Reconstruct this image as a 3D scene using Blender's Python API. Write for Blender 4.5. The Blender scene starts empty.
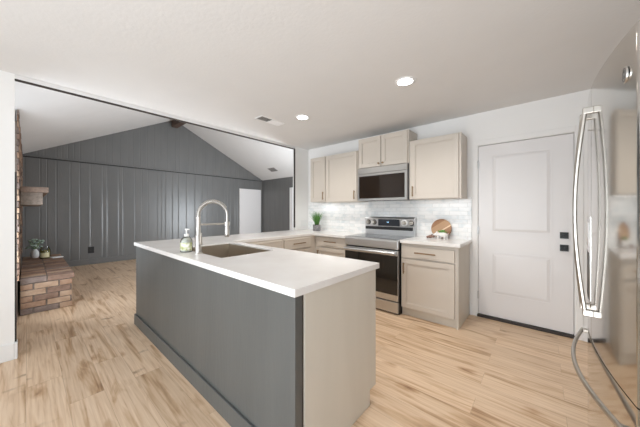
import bpy, math, random
from mathutils import Vector, Matrix
random.seed(7)
PI = math.pi
C = bpy.context.scene.collection
SC = bpy.context.scene

# ---------------------------------------------------------------- camera, world, light, exposure
cam_data = bpy.data.cameras.new('camera')
cam = bpy.data.objects.new('camera', cam_data)
C.objects.link(cam)
cam.location = (0, 0, 1.266)
cam.rotation_euler = (math.radians(90), 0, math.radians(41.094))
cam_data.sensor_width = 36
cam_data.lens = 36 * 255.15 / 640
cam_data.shift_y = -2.73 / 640
cam_data.clip_start = 0.02
SC.camera = cam

world = bpy.data.worlds.new('daylight'); SC.world = world
world.use_nodes = True
world.node_tree.nodes['Background'].inputs[0].default_value = (0.86, 0.93, 1.0, 1)
world.node_tree.nodes['Background'].inputs[1].default_value = 1.0

SC.view_settings.view_transform = 'Standard'
SC.view_settings.look = 'None'
SC.view_settings.gamma = 1
SC.view_settings.use_curve_mapping = False
SC.view_settings.exposure = 0.07

def area(name, loc, rot, sx, sy, power, col=(1, 1, 1)):
    l = bpy.data.lights.new(name, 'AREA')
    l.shape = 'RECTANGLE'; l.size = sx; l.size_y = sy; l.energy = power; l.color = col
    o = bpy.data.objects.new(name, l); C.objects.link(o)
    o.location = loc; o.rotation_euler = rot
    return o

# added area lamps at unseen windows that were put in for daylight
DAY = (0.93, 1.0, 1.07)
area('added_rear_daylight', (-1.1, -3.06, 1.35), (math.radians(90), 0, 0), 2.5, 1.9, 100, DAY)
area('added_side_daylight', (1.06, -1.6, 1.35), (0, math.radians(90), 0), 1.5, 1.7, 24, DAY)
area('added_living_daylight', (-3.36, 4.7, 1.35), (0, math.radians(90), 0), 1.6, 1.8, 40, DAY)
# added fill lights without fixtures, aimed up to brighten the ceilings
def aim(name, loc, target, sx, sy, p):
    o = area(name, loc, (0, 0, 0), sx, sy, p, DAY)
    o.rotation_euler = (Vector(target) - Vector(loc)).to_track_quat('-Z', 'Y').to_euler()
aim('ceiling_fill_kitchen', (-0.4, -1.0, 0.35), (-0.4, 0.5, 2.4), 2.2, 1.8, 50)
aim('ceiling_fill_living', (-3.9, 4.7, 0.9), (-6.4, 1.6, 3.2), 0.8, 1.4, 88)
aim('ceiling_fill_living_near', (-3.75, -0.25, 0.9), (-6.0, 2.4, 3.0), 0.4, 0.8, 32)
# slim fixtureless lights below the wall cabinets; middle and right added to brighten tiles
area('under_cabinet_left', (-2.87, 3.42, 1.402), (0, 0, 0), 0.30, 0.05, 0.5)
area('under_cabinet_fill_middle', (-2.39, 3.42, 1.396), (0, 0, 0), 0.5, 0.05, 0.35)
area('under_cabinet_fill_right', (-1.0, 3.42, 1.402), (0, 0, 0), 0.5, 0.05, 0.35)
SC.cycles.max_bounces = 12
SC.cycles.diffuse_bounces = 6
SC.cycles.sample_clamp_indirect = 8

# ---------------------------------------------------------------- materials
def mat(name, col, rough=0.5, metal=0.0, spec=0.5, emit=None, coat=0.0, trans=0.0, alpha=1.0):
    m = bpy.data.materials.new(name); m.use_nodes = True
    b = m.node_tree.nodes['Principled BSDF']
    b.inputs['Base Color'].default_value = (*col, 1)
    b.inputs['Roughness'].default_value = rough
    b.inputs['Metallic'].default_value = metal
    b.inputs['Specular IOR Level'].default_value = spec
    b.inputs['Coat Weight'].default_value = coat
    b.inputs['Transmission Weight'].default_value = trans
    if emit:
        b.inputs['Emission Color'].default_value = (*emit[:3], 1)
        b.inputs['Emission Strength'].default_value = emit[3]
    return m

def nodes(m):
    nt = m.node_tree
    return nt, nt.nodes['Principled BSDF'], (lambda t: nt.nodes.new(t)), nt.links.new

def vary(m, scale, c1, c2, stretch=(1, 1, 1), bump=0.0, detail=4, bscale=None, rough=None):
    """noise driven colour variation and bump in object space"""
    nt, b, N, L = nodes(m)
    tc = N('ShaderNodeTexCoord'); mp = N('ShaderNodeMapping'); mp.inputs['Scale'].default_value = stretch
    L(tc.outputs['Object'], mp.inputs[0])
    no = N('ShaderNodeTexNoise'); no.inputs['Scale'].default_value = scale; no.inputs['Detail'].default_value = detail
    L(mp.outputs[0], no.inputs['Vector'])
    r = N('ShaderNodeValToRGB')
    r.color_ramp.elements[0].position = 0.3; r.color_ramp.elements[0].color = (*c1, 1)
    r.color_ramp.elements[1].position = 0.7; r.color_ramp.elements[1].color = (*c2, 1)
    L(no.outputs['Fac'], r.inputs[0]); L(r.outputs[0], b.inputs['Base Color'])
    if bump:
        n2 = N('ShaderNodeTexNoise'); n2.inputs['Scale'].default_value = bscale or scale * 3; n2.inputs['Detail'].default_value = 3
        L(mp.outputs[0], n2.inputs['Vector'])
        bp = N('ShaderNodeBump'); bp.inputs['Strength'].default_value = bump; bp.inputs['Distance'].default_value = 0.01
        L(n2.outputs['Fac'], bp.inputs['Height']); L(bp.outputs[0], b.inputs['Normal'])
    return m

M = {}
M['wall'] = vary(mat('white_wall_paint', (0.8, 0.79, 0.78), 0.6), 2, (0.84, 0.83, 0.815), (0.86, 0.85, 0.835), bump=0.05, bscale=60)
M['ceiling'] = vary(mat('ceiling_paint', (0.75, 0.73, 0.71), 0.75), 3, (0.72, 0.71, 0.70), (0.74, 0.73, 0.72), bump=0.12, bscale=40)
M['trim'] = mat('white_trim_paint', (0.84, 0.84, 0.84), 0.35)
M['door'] = mat('white_door_paint', (0.78, 0.76, 0.755), 0.35)
M['grey'] = vary(mat('charcoal_panel_paint', (0.13, 0.13, 0.13), 0.3), 6, (0.145, 0.146, 0.144), (0.163, 0.163, 0.160), stretch=(1, 1, 0.25), bump=0.1, bscale=50)
M['island_grey'] = vary(mat('grey_plywood_paint', (0.13, 0.135, 0.135), 0.42), 5, (0.090, 0.093, 0.090), (0.104, 0.107, 0.103), stretch=(1, 1, 0.15), bump=0.12, bscale=40)
M['dark_trim'] = mat('dark_brown_trim', (0.035, 0.026, 0.022), 0.5)
M['cab'] = vary(mat('greige_cabinet_paint', (0.6, 0.55, 0.49), 0.4), 3, (0.60, 0.545, 0.48), (0.62, 0.565, 0.50), stretch=(1, 1, 0.3))
M['cab_side'] = vary(mat('greige_veneer_panel', (0.5, 0.45, 0.39), 0.45), 8, (0.62, 0.58, 0.51), (0.65, 0.61, 0.54), stretch=(1, 1, 0.15))
M['counter'] = vary(mat('white_quartz', (0.8, 0.78, 0.77), 0.22), 5, (0.77, 0.745, 0.73), (0.83, 0.815, 0.80), detail=8)
M['steel'] = mat('brushed_stainless', (0.60, 0.605, 0.61), 0.34, 1.0)
M['microwave_steel'] = mat('microwave_stainless', (0.45, 0.44, 0.425), 0.32, 1.0)
M['fridge'] = mat('fridge_stainless', (0.60, 0.58, 0.55), 0.10, 1.0)
M['handle'] = mat('polished_stainless', (0.52, 0.49, 0.45), 0.3, 1.0)
M['sink'] = mat('sink_stainless', (0.62, 0.56, 0.48), 0.36, 1.0)
M['chrome'] = mat('satin_nickel', (0.64, 0.62, 0.59), 0.32, 1.0)
M['fridge_side'] = mat('grey_fridge_case', (0.16, 0.16, 0.165), 0.5)
M['gasket'] = mat('dark_gasket', (0.03, 0.03, 0.03), 0.6)
M['blackglass'] = mat('black_glass', (0.012, 0.011, 0.010), 0.06, spec=0.7)
M['brownglass'] = mat('brown_black_glass', (0.020, 0.013, 0.009), 0.05, spec=0.35)
M['cooktop'] = mat('cooktop_glass', (0.02, 0.02, 0.022), 0.08, spec=0.8)
M['ring'] = mat('cooktop_ring_print', (0.16, 0.16, 0.16), 0.3)
M['black'] = mat('matt_black', (0.012, 0.012, 0.013), 0.45)
M['bronze'] = mat('aged_brass', (0.30, 0.205, 0.12), 0.35, 1.0)
M['white'] = mat('white_plastic', (0.8, 0.8, 0.79), 0.3)
M['display'] = mat('display_glass', (0.015, 0.018, 0.025), 0.35, spec=0.3)
M['display_mark'] = mat('display_digits', (0.25, 0.5, 0.8), 0.4, emit=(0.45, 0.75, 1.0, 1.2))
M['lamp'] = mat('lit_downlight', (1, 1, 1), 0.5, emit=(1.0, 0.97, 0.92, 9.0))
M['mortar'] = vary(mat('mortar', (0.4, 0.34, 0.28), 0.9), 30, (0.13, 0.10, 0.08), (0.22, 0.18, 0.15), bump=0.4)
for i, (a, b_) in enumerate([((0.26, 0.15, 0.095), (0.38, 0.25, 0.17)), ((0.17, 0.105, 0.075), (0.27, 0.175, 0.13)),
                             ((0.33, 0.215, 0.14), (0.46, 0.33, 0.235)), ((0.15, 0.11, 0.095), (0.26, 0.20, 0.17))]):
    M['brick%d' % i] = vary(mat('brick_clay', a, 0.85), 14, a, b_, bump=0.5, bscale=60)
BR = ['brick0', 'brick1', 'brick2', 'brick3']
M['mantel'] = vary(mat('weathered_timber', (0.3, 0.21, 0.15), 0.75), 10, (0.17, 0.135, 0.11), (0.30, 0.25, 0.21), stretch=(0.3, 3, 3), bump=0.4)
M['mantel_top'] = vary(mat('brown_timber', (0.25, 0.14, 0.09), 0.6), 10, (0.14, 0.095, 0.07), (0.24, 0.17, 0.13), stretch=(0.3, 3, 3), bump=0.3)
M['beam'] = vary(mat('beam_timber', (0.1, 0.06, 0.045), 0.7), 10, (0.08, 0.05, 0.038), (0.13, 0.085, 0.065), stretch=(0.3, 3, 3), bump=0.3)
M['grass'] = vary(mat('grass_blades', (0.08, 0.22, 0.04), 0.5), 30, (0.05, 0.17, 0.03), (0.16, 0.36, 0.08))
M['soil'] = mat('dark_soil', (0.05, 0.035, 0.025), 0.9)
M['pot'] = vary(mat('grey_concrete_pot', (0.25, 0.25, 0.25), 0.7), 60, (0.10, 0.10, 0.11), (0.36, 0.34, 0.34))
M['ceramic'] = mat('white_ceramic', (0.82, 0.80, 0.78), 0.25)
M['brownwood'] = vary(mat('brown_wood_ornament', (0.25, 0.14, 0.1), 0.6), 30, (0.20, 0.11, 0.08), (0.34, 0.21, 0.16))
M['label'] = vary(mat('leafy_label', (0.5, 0.6, 0.1), 0.5), 42, (0.42, 0.46, 0.16), (0.90, 0.89, 0.80), detail=1)
M['euc'] = vary(mat('eucalyptus_leaf', (0.25, 0.33, 0.27), 0.6), 30, (0.20, 0.28, 0.23), (0.42, 0.50, 0.44))
M['olive'] = vary(mat('olive_filling', (0.2, 0.18, 0.03), 0.5), 40, (0.10, 0.10, 0.03), (0.42, 0.34, 0.07))
M['yellow'] = mat('cream_yellow_label', (0.75, 0.68, 0.42), 0.5)
M['paper'] = mat('white_paper', (0.85, 0.85, 0.85), 0.7)
M['firebox'] = mat('dark_firebox', (0.015, 0.013, 0.012), 0.9)
M['grille_dark'] = mat('register_duct', (0.12, 0.115, 0.11), 0.7)

def glass(name, tint, rough=0.02):
    m = bpy.data.materials.new(name); m.use_nodes = True
    nt = m.node_tree; nt.nodes.clear()
    o = nt.nodes.new('ShaderNodeOutputMaterial'); mx = nt.nodes.new('ShaderNodeMixShader')
    t = nt.nodes.new('ShaderNodeBsdfTransparent'); t.inputs[0].default_value = (*tint, 1)
    g = nt.nodes.new('ShaderNodeBsdfGlossy'); g.inputs['Roughness'].default_value = rough
    f = nt.nodes.new('ShaderNodeFresnel'); f.inputs[0].default_value = 1.45
    nt.links.new(f.outputs[0], mx.inputs[0]); nt.links.new(t.outputs[0], mx.inputs[1]); nt.links.new(g.outputs[0], mx.inputs[2])
    nt.links.new(mx.outputs[0], o.inputs[0])
    return m
M['pane'] = glass('window_glass', (0.97, 0.98, 0.98))
M['clear'] = glass('clear_bottle', (0.86, 0.88, 0.86), 0.05)

def floor_material():
    m = mat('oak_plank_floor', (0.6, 0.45, 0.3), 0.38)
    nt, b, N, L = nodes(m)
    tc = N('ShaderNodeTexCoord')
    sep = N('ShaderNodeSeparateXYZ'); L(tc.outputs['Object'], sep.inputs[0])
    br = N('ShaderNodeTexBrick')
    br.offset = 0.37; br.offset_frequency = 2; br.squash = 1
    br.inputs['Scale'].default_value = 1.0
    br.inputs['Brick Width'].default_value = 1.22; br.inputs['Row Height'].default_value = 0.182
    br.inputs['Mortar Size'].default_value = 0.0012; br.inputs['Mortar Smooth'].default_value = 0.2
    br.inputs['Color1'].default_value = (0, 0, 0, 1); br.inputs['Color2'].default_value = (1, 1, 1, 1)
    br.inputs['Mortar'].default_value = (0.5, 0.5, 0.5, 1)
    L(tc.outputs['Object'], br.inputs['Vector'])
    bw = N('ShaderNodeRGBToBW'); L(br.outputs['Color'], bw.inputs[0])
    mul = N('ShaderNodeMath'); mul.operation = 'MULTIPLY'; mul.inputs[1].default_value = 37.0; L(bw.outputs[0], mul.inputs[0])
    # per plank shifted coordinates
    cb = N('ShaderNodeCombineXYZ')
    ax = N('ShaderNodeMath'); ax.operation = 'ADD'; L(sep.outputs[0], ax.inputs[0]); L(mul.outputs[0], ax.inputs[1])
    L(ax.outputs[0], cb.inputs[0]); L(sep.outputs[1], cb.inputs[1]); L(mul.outputs[0], cb.inputs[2])
    def noise(sc, stretch, detail=6, dist=0.0):
        mp = N('ShaderNodeMapping'); mp.inputs['Scale'].default_value = stretch; L(cb.outputs[0], mp.inputs[0])
        n = N('ShaderNodeTexNoise'); n.inputs['Scale'].default_value = sc; n.inputs['Detail'].default_value = detail
        n.inputs['Distortion'].default_value = dist; L(mp.outputs[0], n.inputs['Vector']); return n
    fine = noise(7, (0.35, 9, 1), 7, 0.4)
    r1 = N('ShaderNodeValToRGB'); e = r1.color_ramp.elements
    e[0].position = 0.28; e[0].color = (0.56, 0.375, 0.235, 1)
    e[1].position = 0.70; e[1].color = (0.80, 0.625, 0.465, 1)
    x = e.new(0.46); x.color = (0.71, 0.53, 0.375, 1)
    L(fine.outputs['Fac'], r1.inputs[0])
    # long dark grain stains along each plank
    st = noise(2.3, (0.42, 3.4, 1), 6, 1.6)
    r2 = N('ShaderNodeValToRGB'); e = r2.color_ramp.elements
    e[0].position = 0.52; e[0].color = (1, 1, 1, 1); e[1].position = 0.72; e[1].color = (0.44, 0.33, 0.235, 1)
    x = e.new(0.60); x.color = (0.82, 0.75, 0.66, 1)
    L(st.outputs['Fac'], r2.inputs[0])
    m1 = N('ShaderNodeMixRGB'); m1.blend_type = 'MULTIPLY'; m1.inputs[0].default_value = 0.9
    L(r1.outputs[0], m1.inputs[1]); L(r2.outputs[0], m1.inputs[2])
    # knots with a short dark crack
    vo = N('ShaderNodeTexVoronoi'); vo.inputs['Scale'].default_value = 1.0; vo.inputs['Randomness'].default_value = 1
    wn = noise(6, (1, 3, 1), 3, 0)
    mpv = N('ShaderNodeMapping'); mpv.inputs['Scale'].default_value = (2.1, 4.2, 1); L(cb.outputs[0], mpv.inputs[0])
    av = N('ShaderNodeMixRGB'); av.blend_type = 'ADD'; av.inputs[0].default_value = 0.35; L(mpv.outputs[0], av.inputs[1]); L(wn.outputs['Color'], av.inputs[2])
    L(av.outputs[0], vo.inputs['Vector'])
    rv = N('ShaderNodeValToRGB'); e = rv.color_ramp.elements
    e[0].position = 0.02; e[0].color = (0.36, 0.24, 0.15, 1); e[1].position = 0.20; e[1].color = (1, 1, 1, 1)
    x = e.new(0.09); x.color = (0.74, 0.64, 0.54, 1)
    L(vo.outputs['Distance'], rv.inputs[0])
    m2 = N('ShaderNodeMixRGB'); m2.blend_type = 'MULTIPLY'; m2.inputs[0].default_value = 0.85
    L(m1.outputs[0], m2.inputs[1]); L(rv.outputs[0], m2.inputs[2])
    # short cracks running across the planks
    v2 = N('ShaderNodeTexVoronoi'); v2.inputs['Scale'].default_value = 1.0
    mq = N('ShaderNodeMapping'); mq.inputs['Scale'].default_value = (7.5, 2.6, 1); mq.inputs['Rotation'].default_value = (0, 0, 0.3); L(cb.outputs[0], mq.inputs[0])
    aq = N('ShaderNodeMixRGB'); aq.blend_type = 'ADD'; aq.inputs[0].default_value = 0.5; L(mq.outputs[0], aq.inputs[1]); L(wn.outputs['Color'], aq.inputs[2])
    L(aq.outputs[0], v2.inputs['Vector'])
    rc = N('ShaderNodeValToRGB'); e = rc.color_ramp.elements
    e[0].position = 0.04; e[0].color = (1, 1, 1, 1); e[1].position = 0.22; e[1].color = (0, 0, 0, 1); L(v2.outputs['Distance'], rc.inputs[0])
    mk = noise(1.1, (1, 1.4, 1), 2, 0)
    rm = N('ShaderNodeValToRGB'); e = rm.color_ramp.elements
    e[0].position = 0.55; e[0].color = (0, 0, 0, 1); e[1].position = 0.62; e[1].color = (0.8, 0.8, 0.8, 1); L(mk.outputs['Fac'], rm.inputs[0])
    mm = N('ShaderNodeMath'); mm.operation = 'MULTIPLY'; L(rc.outputs[0], mm.inputs[0]); L(rm.outputs[0], mm.inputs[1])
    mc = N('ShaderNodeMixRGB'); mc.inputs[2].default_value = (0.27, 0.17, 0.10, 1); L(mm.outputs[0], mc.inputs[0]); L(m2.outputs[0], mc.inputs[1]); m2 = mc
    # plank to plank tone
    rp = N('ShaderNodeValToRGB'); e = rp.color_ramp.elements
    e[0].color = (0.93, 0.91, 0.88, 1); e[1].color = (1.05, 1.04, 1.02, 1); L(bw.outputs[0], rp.inputs[0])
    m3 = N('ShaderNodeMixRGB'); m3.blend_type = 'MULTIPLY'; m3.inputs[0].default_value = 1
    L(m2.outputs[0], m3.inputs[1]); L(rp.outputs[0], m3.inputs[2])
    m4 = N('ShaderNodeMixRGB'); m4.inputs[2].default_value = (0.33, 0.22, 0.14, 1)
    sc = N('ShaderNodeMath'); sc.operation = 'MULTIPLY'; sc.inputs[1].default_value = 0.4
    L(br.outputs['Fac'], sc.inputs[0]); L(sc.outputs[0], m4.inputs[0]); L(m3.outputs[0], m4.inputs[1])
    L(m4.outputs[0], b.inputs['Base Color'])
    bp = N('ShaderNodeBump'); bp.inputs['Strength'].default_value = 0.12; bp.inputs['Distance'].default_value = 0.004
    L(fine.outputs['Fac'], bp.inputs['Height']); L(bp.outputs[0], b.inputs['Normal'])
    return m
M['floor'] = floor_material()

def tile_material():
    m = mat('glazed_marble_tile', (0.8, 0.8, 0.8), 0.16)
    nt, b, N, L = nodes(m)
    tc = N('ShaderNodeTexCoord'); sep = N('ShaderNodeSeparateXYZ'); cb = N('ShaderNodeCombineXYZ')
    L(tc.outputs['Object'], sep.inputs[0]); L(sep.outputs[0], cb.inputs[0]); L(sep.outputs[2], cb.inputs[1])
    br = N('ShaderNodeTexBrick'); br.offset = 0.5
    br.inputs['Brick Width'].default_value = 0.205; br.inputs['Row Height'].default_value = 0.0515
    br.inputs['Scale'].default_value = 1; br.inputs['Mortar Size'].default_value = 0.0016
    br.inputs['Color1'].default_value = (0, 0, 0, 1); br.inputs['Color2'].default_value = (1, 1, 1, 1); br.inputs['Mortar'].default_value = (0.5, 0.5, 0.5, 1)
    L(cb.outputs[0], br.inputs['Vector'])
    bw = N('ShaderNodeRGBToBW'); L(br.outputs['Color'], bw.inputs[0])
    mul = N('ShaderNodeMath'); mul.operation = 'MULTIPLY'; mul.inputs[1].default_value = 21; L(bw.outputs[0], mul.inputs[0])
    c2 = N('ShaderNodeCombineXYZ'); L(sep.outputs[0], c2.inputs[0]); L(mul.outputs[0], c2.inputs[1]); L(sep.outputs[2], c2.inputs[2])
    no = N('ShaderNodeTexNoise'); no.inputs['Scale'].default_value = 5; no.inputs['Detail'].default_value = 3; no.inputs['Distortion'].default_value = 1.0
    L(c2.outputs[0], no.inputs['Vector'])
    r = N('ShaderNodeValToRGB'); e = r.color_ramp.elements
    e[0].position = 0.30; e[0].color = (0.72, 0.76, 0.77, 1); e[1].position = 0.55; e[1].color = (0.92, 0.92, 0.91, 1)
    L(no.outputs['Fac'], r.inputs[0])
    mx = N('ShaderNodeMixRGB'); mx.inputs[2].default_value = (0.70, 0.69, 0.67, 1); L(br.outputs['Fac'], mx.inputs[0]); L(r.outputs[0], mx.inputs[1])
    L(mx.outputs[0], b.inputs['Base Color'])
    # glaze undulation plus the step at each joint
    n2 = N('ShaderNodeTexNoise'); n2.inputs['Scale'].default_value = 9; L(c2.outputs[0], n2.inputs['Vector'])
    sb = N('ShaderNodeMath'); sb.operation = 'SUBTRACT'; L(n2.outputs['Fac'], sb.inputs[0]); L(br.outputs['Fac'], sb.inputs[1])
    bp = N('ShaderNodeBump'); bp.inputs['Strength'].default_value = 0.35; bp.inputs['Distance'].default_value = 0.006
    L(sb.outputs[0], bp.inputs['Height']); L(bp.outputs[0], b.inputs['Normal'])
    return m
M['tile'] = tile_material()

def board_material():
    m = mat('striped_cutting_board', (0.5, 0.3, 0.17), 0.5)
    nt, b, N, L = nodes(m)
    tc = N('ShaderNodeTexCoord'); mp = N('ShaderNodeMapping'); mp.inputs['Rotation'].default_value = (0, math.radians(35), 0)
    L(tc.outputs['Object'], mp.inputs[0]); sep = N('ShaderNodeSeparateXYZ'); L(mp.outputs[0], sep.inputs[0])
    ml = N('ShaderNodeMath'); ml.operation = 'MULTIPLY_ADD'; ml.inputs[1].default_value = -4.6; ml.inputs[2].default_value = 0.96
    L(sep.outputs[2], ml.inputs[0])
    r = N('ShaderNodeValToRGB'); r.color_ramp.interpolation = 'CONSTANT'; e = r.color_ramp.elements
    e[0].position = 0; e[0].color = (0.30, 0.15, 0.07, 1); e[1].position = 0.2; e[1].color = (0.44, 0.27, 0.15, 1)
    for p, c in ((0.40, (0.46, 0.28, 0.16, 1)), (0.58, (0.80, 0.60, 0.42, 1)), (0.66, (0.36, 0.19, 0.10, 1)), (0.86, (0.26, 0.12, 0.06, 1))):
        x = e.new(p); x.color = c
    L(ml.outputs[0], r.inputs[0]); L(r.outputs[0], b.inputs['Base Color'])
    return m
M['board'] = board_material()

# ---------------------------------------------------------------- mesh building
class MB:
    def __init__(s):
        s.v = []; s.f = []; s.mi = []; s.sm = []; s.cur = 0
    def face(s, idx, sm=False):
        s.f.append(tuple(idx)); s.mi.append(s.cur); s.sm.append(sm)
    def box(s, x0, x1, y0, y1, z0, z1, mi=None):
        if mi is not None: s.cur = mi
        if x0 > x1: x0, x1 = x1, x0
        if y0 > y1: y0, y1 = y1, y0
        if z0 > z1: z0, z1 = z1, z0
        n = len(s.v)
        s.v += [(x0, y0, z0), (x1, y0, z0), (x1, y1, z0), (x0, y1, z0), (x0, y0, z1), (x1, y0, z1), (x1, y1, z1), (x0, y1, z1)]
        for q in ((0, 3, 2, 1), (4, 5, 6, 7), (0, 1, 5, 4), (1, 2, 6, 5), (2, 3, 7, 6), (3, 0, 4, 7)):
            s.face([n + i for i in q])
        return s
    def prism(s, poly, a0, a1, axis='z', sm=False):
        """extrude a 2D polygon (counter-clockwise in the plane of the two other axes) along axis"""
        n = len(s.v); k = len(poly)
        for a in (a0, a1):
            for p, q in poly:
                s.v.append({'z': (p, q, a), 'y': (p, a, q), 'x': (a, p, q)}[axis])
        flip = axis == 'y'
        bot = list(range(n, n + k)); top = list(range(n + k, n + 2 * k))
        s.face(bot if flip else bot[::-1]); s.face(top[::-1] if flip else top)
        for i in range(k):
            j = (i + 1) % k
            q = (n + i, n + j, n + k + j, n + k + i)
            s.face(q[::-1] if flip else q, sm)
        return s
    def tube(s, pts, r, seg=12, caps=True, flat=None, up=None):
        """tube along points; r number or list; flat=(a,b) radii scale"""
        pts = [Vector(p) for p in pts]; n = len(s.v); K = len(pts)
        rs = r if isinstance(r, (list, tuple)) else [r] * K
        prev = None
        for i, p in enumerate(pts):
            t = (pts[min(i + 1, K - 1)] - pts[max(i - 1, 0)]).normalized()
            if prev is None:
                u = Vector(up) if up else (Vector((0, 0, 1)) if abs(t.z) < 0.9 else Vector((1, 0, 0)))
            else:
                u = prev
            u = (u - t * u.dot(t)).normalized(); prev = u; w = t.cross(u)
            fa, fb = flat or (1, 1)
            for k in range(seg):
                a = 2 * PI * k / seg
                s.v.append(tuple(p + u * math.cos(a) * rs[i] * fa + w * math.sin(a) * rs[i] * fb))
        for i in range(K - 1):
            for k in range(seg):
                k2 = (k + 1) % seg
                s.face((n + i * seg + k, n + i * seg + k2, n + (i + 1) * seg + k2, n + (i + 1) * seg + k), True)
        if caps:
            s.cap(n, seg, True); s.cap(n + (K - 1) * seg, seg, False)
        return s
    def cap(s, a, seg, rev):
        e = len(s.v); s.v += s.v[a:a + seg]; q = [e + k for k in range(seg)]
        s.face(q[::-1] if rev else q)
    def lathe(s, cx, cy, prof, seg=24, z0=0.0):
        """profile [(r, z)] revolved about the vertical axis through cx, cy"""
        n = len(s.v); K = len(prof)
        for r, z in prof:
            for k in range(seg):
                a = 2 * PI * k / seg
                s.v.append((cx + math.cos(a) * r, cy + math.sin(a) * r, z0 + z))
        for i in range(K - 1):
            for k in range(seg):
                k2 = (k + 1) % seg
                s.face((n + i * seg + k, n + i * seg + k2, n + (i + 1) * seg + k2, n + (i + 1) * seg + k), True)
        s.cap(n, seg, True); s.cap(n + (K - 1) * seg, seg, False)
        return s
    def disc(s, c, r, h, axis='z', seg=24):
        c = Vector(c); d = {'x': Vector((1, 0, 0)), 'y': Vector((0, 1, 0)), 'z': Vector((0, 0, 1))}[axis]
        return s.tube([c - d * h / 2, c + d * h / 2], r, seg)
    def ball(s, c, rx, ry, rz, seg=16, rings=10):
        n = len(s.v)
        for i in range(1, rings):
            ph = PI * i / rings
            for k in range(seg):
                a = 2 * PI * k / seg
                s.v.append((c[0] + rx * math.sin(ph) * math.cos(a), c[1] + ry * math.sin(ph) * math.sin(a), c[2] - rz * math.cos(ph)))
        for i in range(rings - 2):
            for k in range(seg):
                k2 = (k + 1) % seg
                s.face((n + i * seg + k, n + i * seg + k2, n + (i + 1) * seg + k2, n + (i + 1) * seg + k), True)
        b = len(s.v); s.v.append((c[0], c[1], c[2] - rz)); t = len(s.v); s.v.append((c[0], c[1], c[2] + rz))
        for k in range(seg):
            k2 = (k + 1) % seg
            s.face((b, n + k2, n + k), True); s.face((t, n + (rings - 2) * seg + k, n + (rings - 2) * seg + k2), True)
        return s
    def build(s, name, mats, parent=None, bevel=0.0, rot=None):
        if not isinstance(mats, (list, tuple)): mats = [mats]
        lo = [min(v[i] for v in s.v) for i in range(3)]; hi = [max(v[i] for v in s.v) for i in range(3)]
        o = Vector(((lo[0] + hi[0]) / 2, (lo[1] + hi[1]) / 2, lo[2] if parent is None else (lo[2] + hi[2]) / 2))
        me = bpy.data.meshes.new(name)
        me.from_pydata([tuple(Vector(v) - o) for v in s.v], [], s.f)
        for m in mats: me.materials.append(m if not isinstance(m, str) else M[m])
        for p, mi, sm in zip(me.polygons, s.mi, s.sm):
            p.material_index = mi; p.use_smooth = sm
        me.validate(); me.update()
        ob = bpy.data.objects.new(name, me); C.objects.link(ob)
        ORG[ob.name] = o
        if parent is not None:
            ob.parent = parent; ob.location = o - ORG[parent.name]
        else:
            ob.location = o
        if bevel:
            b = ob.modifiers.new('bevel', 'BEVEL'); b.width = bevel; b.segments = 2; b.limit_method = 'ANGLE'; b.angle_limit = math.radians(40)
        return ob
ORG = {}

def thing(name, label, cat, loc, group=None):
    o = bpy.data.objects.new(name, None); C.objects.link(o); o.location = loc; ORG[o.name] = Vector(loc)
    o.empty_display_size = 0.1
    o['label'] = label; o['category'] = cat
    if group: o['group'] = group
    return o
def tag(o, label, cat, group=None):
    o['label'] = label; o['category'] = cat
    if group: o['group'] = group
    return o
def struct(o):
    o['kind'] = 'structure'; return o
def B(*a): return MB().box(*a)

# ---------------------------------------------------------------- setting
CZ = 2.436          # kitchen ceiling
XO = -3.40          # plane of the opening wall
YW = 3.558          # range wall
XG = -8.05          # charcoal far wall
YR = 5.87           # living room end wall
YL = -0.36          # living room fireplace wall
RY, RZ = 2.80, 3.90 # ridge
def slope_z(y):
    return RZ - (RY - y) * (RZ - 2.43) / (RY + 0.07) if y < RY else RZ - (y - RY) * (RZ - 2.42) / (YR - RY)

struct(B(-8.3, 1.2, -3.2, 6.1, -0.12, 0.0).build('floor', 'floor'))
struct(B(-3.46, 1.12, -3.12, 3.66, CZ, CZ + 0.1).build('ceiling', 'ceiling'))
struct(B(-3.40, -0.592 , YW, YW + 0.1, 0, CZ).box(0.246, 1.12, YW, YW + 0.1, 0, CZ).box(-0.592, 0.246, YW, YW + 0.1, 2.052, CZ).box(-0.592, 0.246, YW + 0.06, YW + 0.1, 0, 2.052).build('wall_back', 'wall'))
# opening wall: near pier, far pier, thin header
struct(B(-3.46, XO, -3.0, -0.072, 0, CZ).build('wall_left', 'wall'))
struct(B(-3.46, XO, 3.21, YW + 0.1, 0, CZ).build('wall_left_far', 'wall'))
struct(B(-3.46, XO, -0.072, 3.21, 2.394, CZ).build('trim_1', 'ceiling'))
struct(B(-3.44, XO + 0.001, -0.072, 3.21, 2.388, 2.396).build('trim_2', 'dark_trim'))
struct(B(-3.43, XO + 0.001, 3.200, 3.211, 0.96, 2.39).build('trim_3', 'dark_trim'))
struct(B(-3.462, XO - 0.02, -0.073, -0.062, 0.14, 1.6).build('trim_4', 'dark_trim'))
struct(B(-3.40, -3.385, -3.0, -0.072, 0, 0.14).box(-3.475, -3.385, -0.072, -0.056, 0, 0.14).build('baseboard_left', 'trim', bevel=0.004))
# right and rear walls, out of view; their window openings are added for daylight
struct(B(1.0, 1.1, -0.8, 3.66, 0, CZ).box(1.0, 1.1, -3.1, -2.4, 0, CZ).box(1.0, 1.1, -2.4, -0.8, 0, 0.45).box(1.0, 1.1, -2.4, -0.8, 2.25, CZ).build('wall_right', 'wall'))
struct(B(-3.46, -2.7, -3.1, -3.0, 0, CZ).box(0.1, 1.1, -3.1, -3.0, 0, CZ).box(-2.7, 0.1, -3.1, -3.0, 0, 0.35).box(-2.7, 0.1, -3.1, -3.0, 2.3, CZ).build('wall_front', 'wall'))

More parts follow.
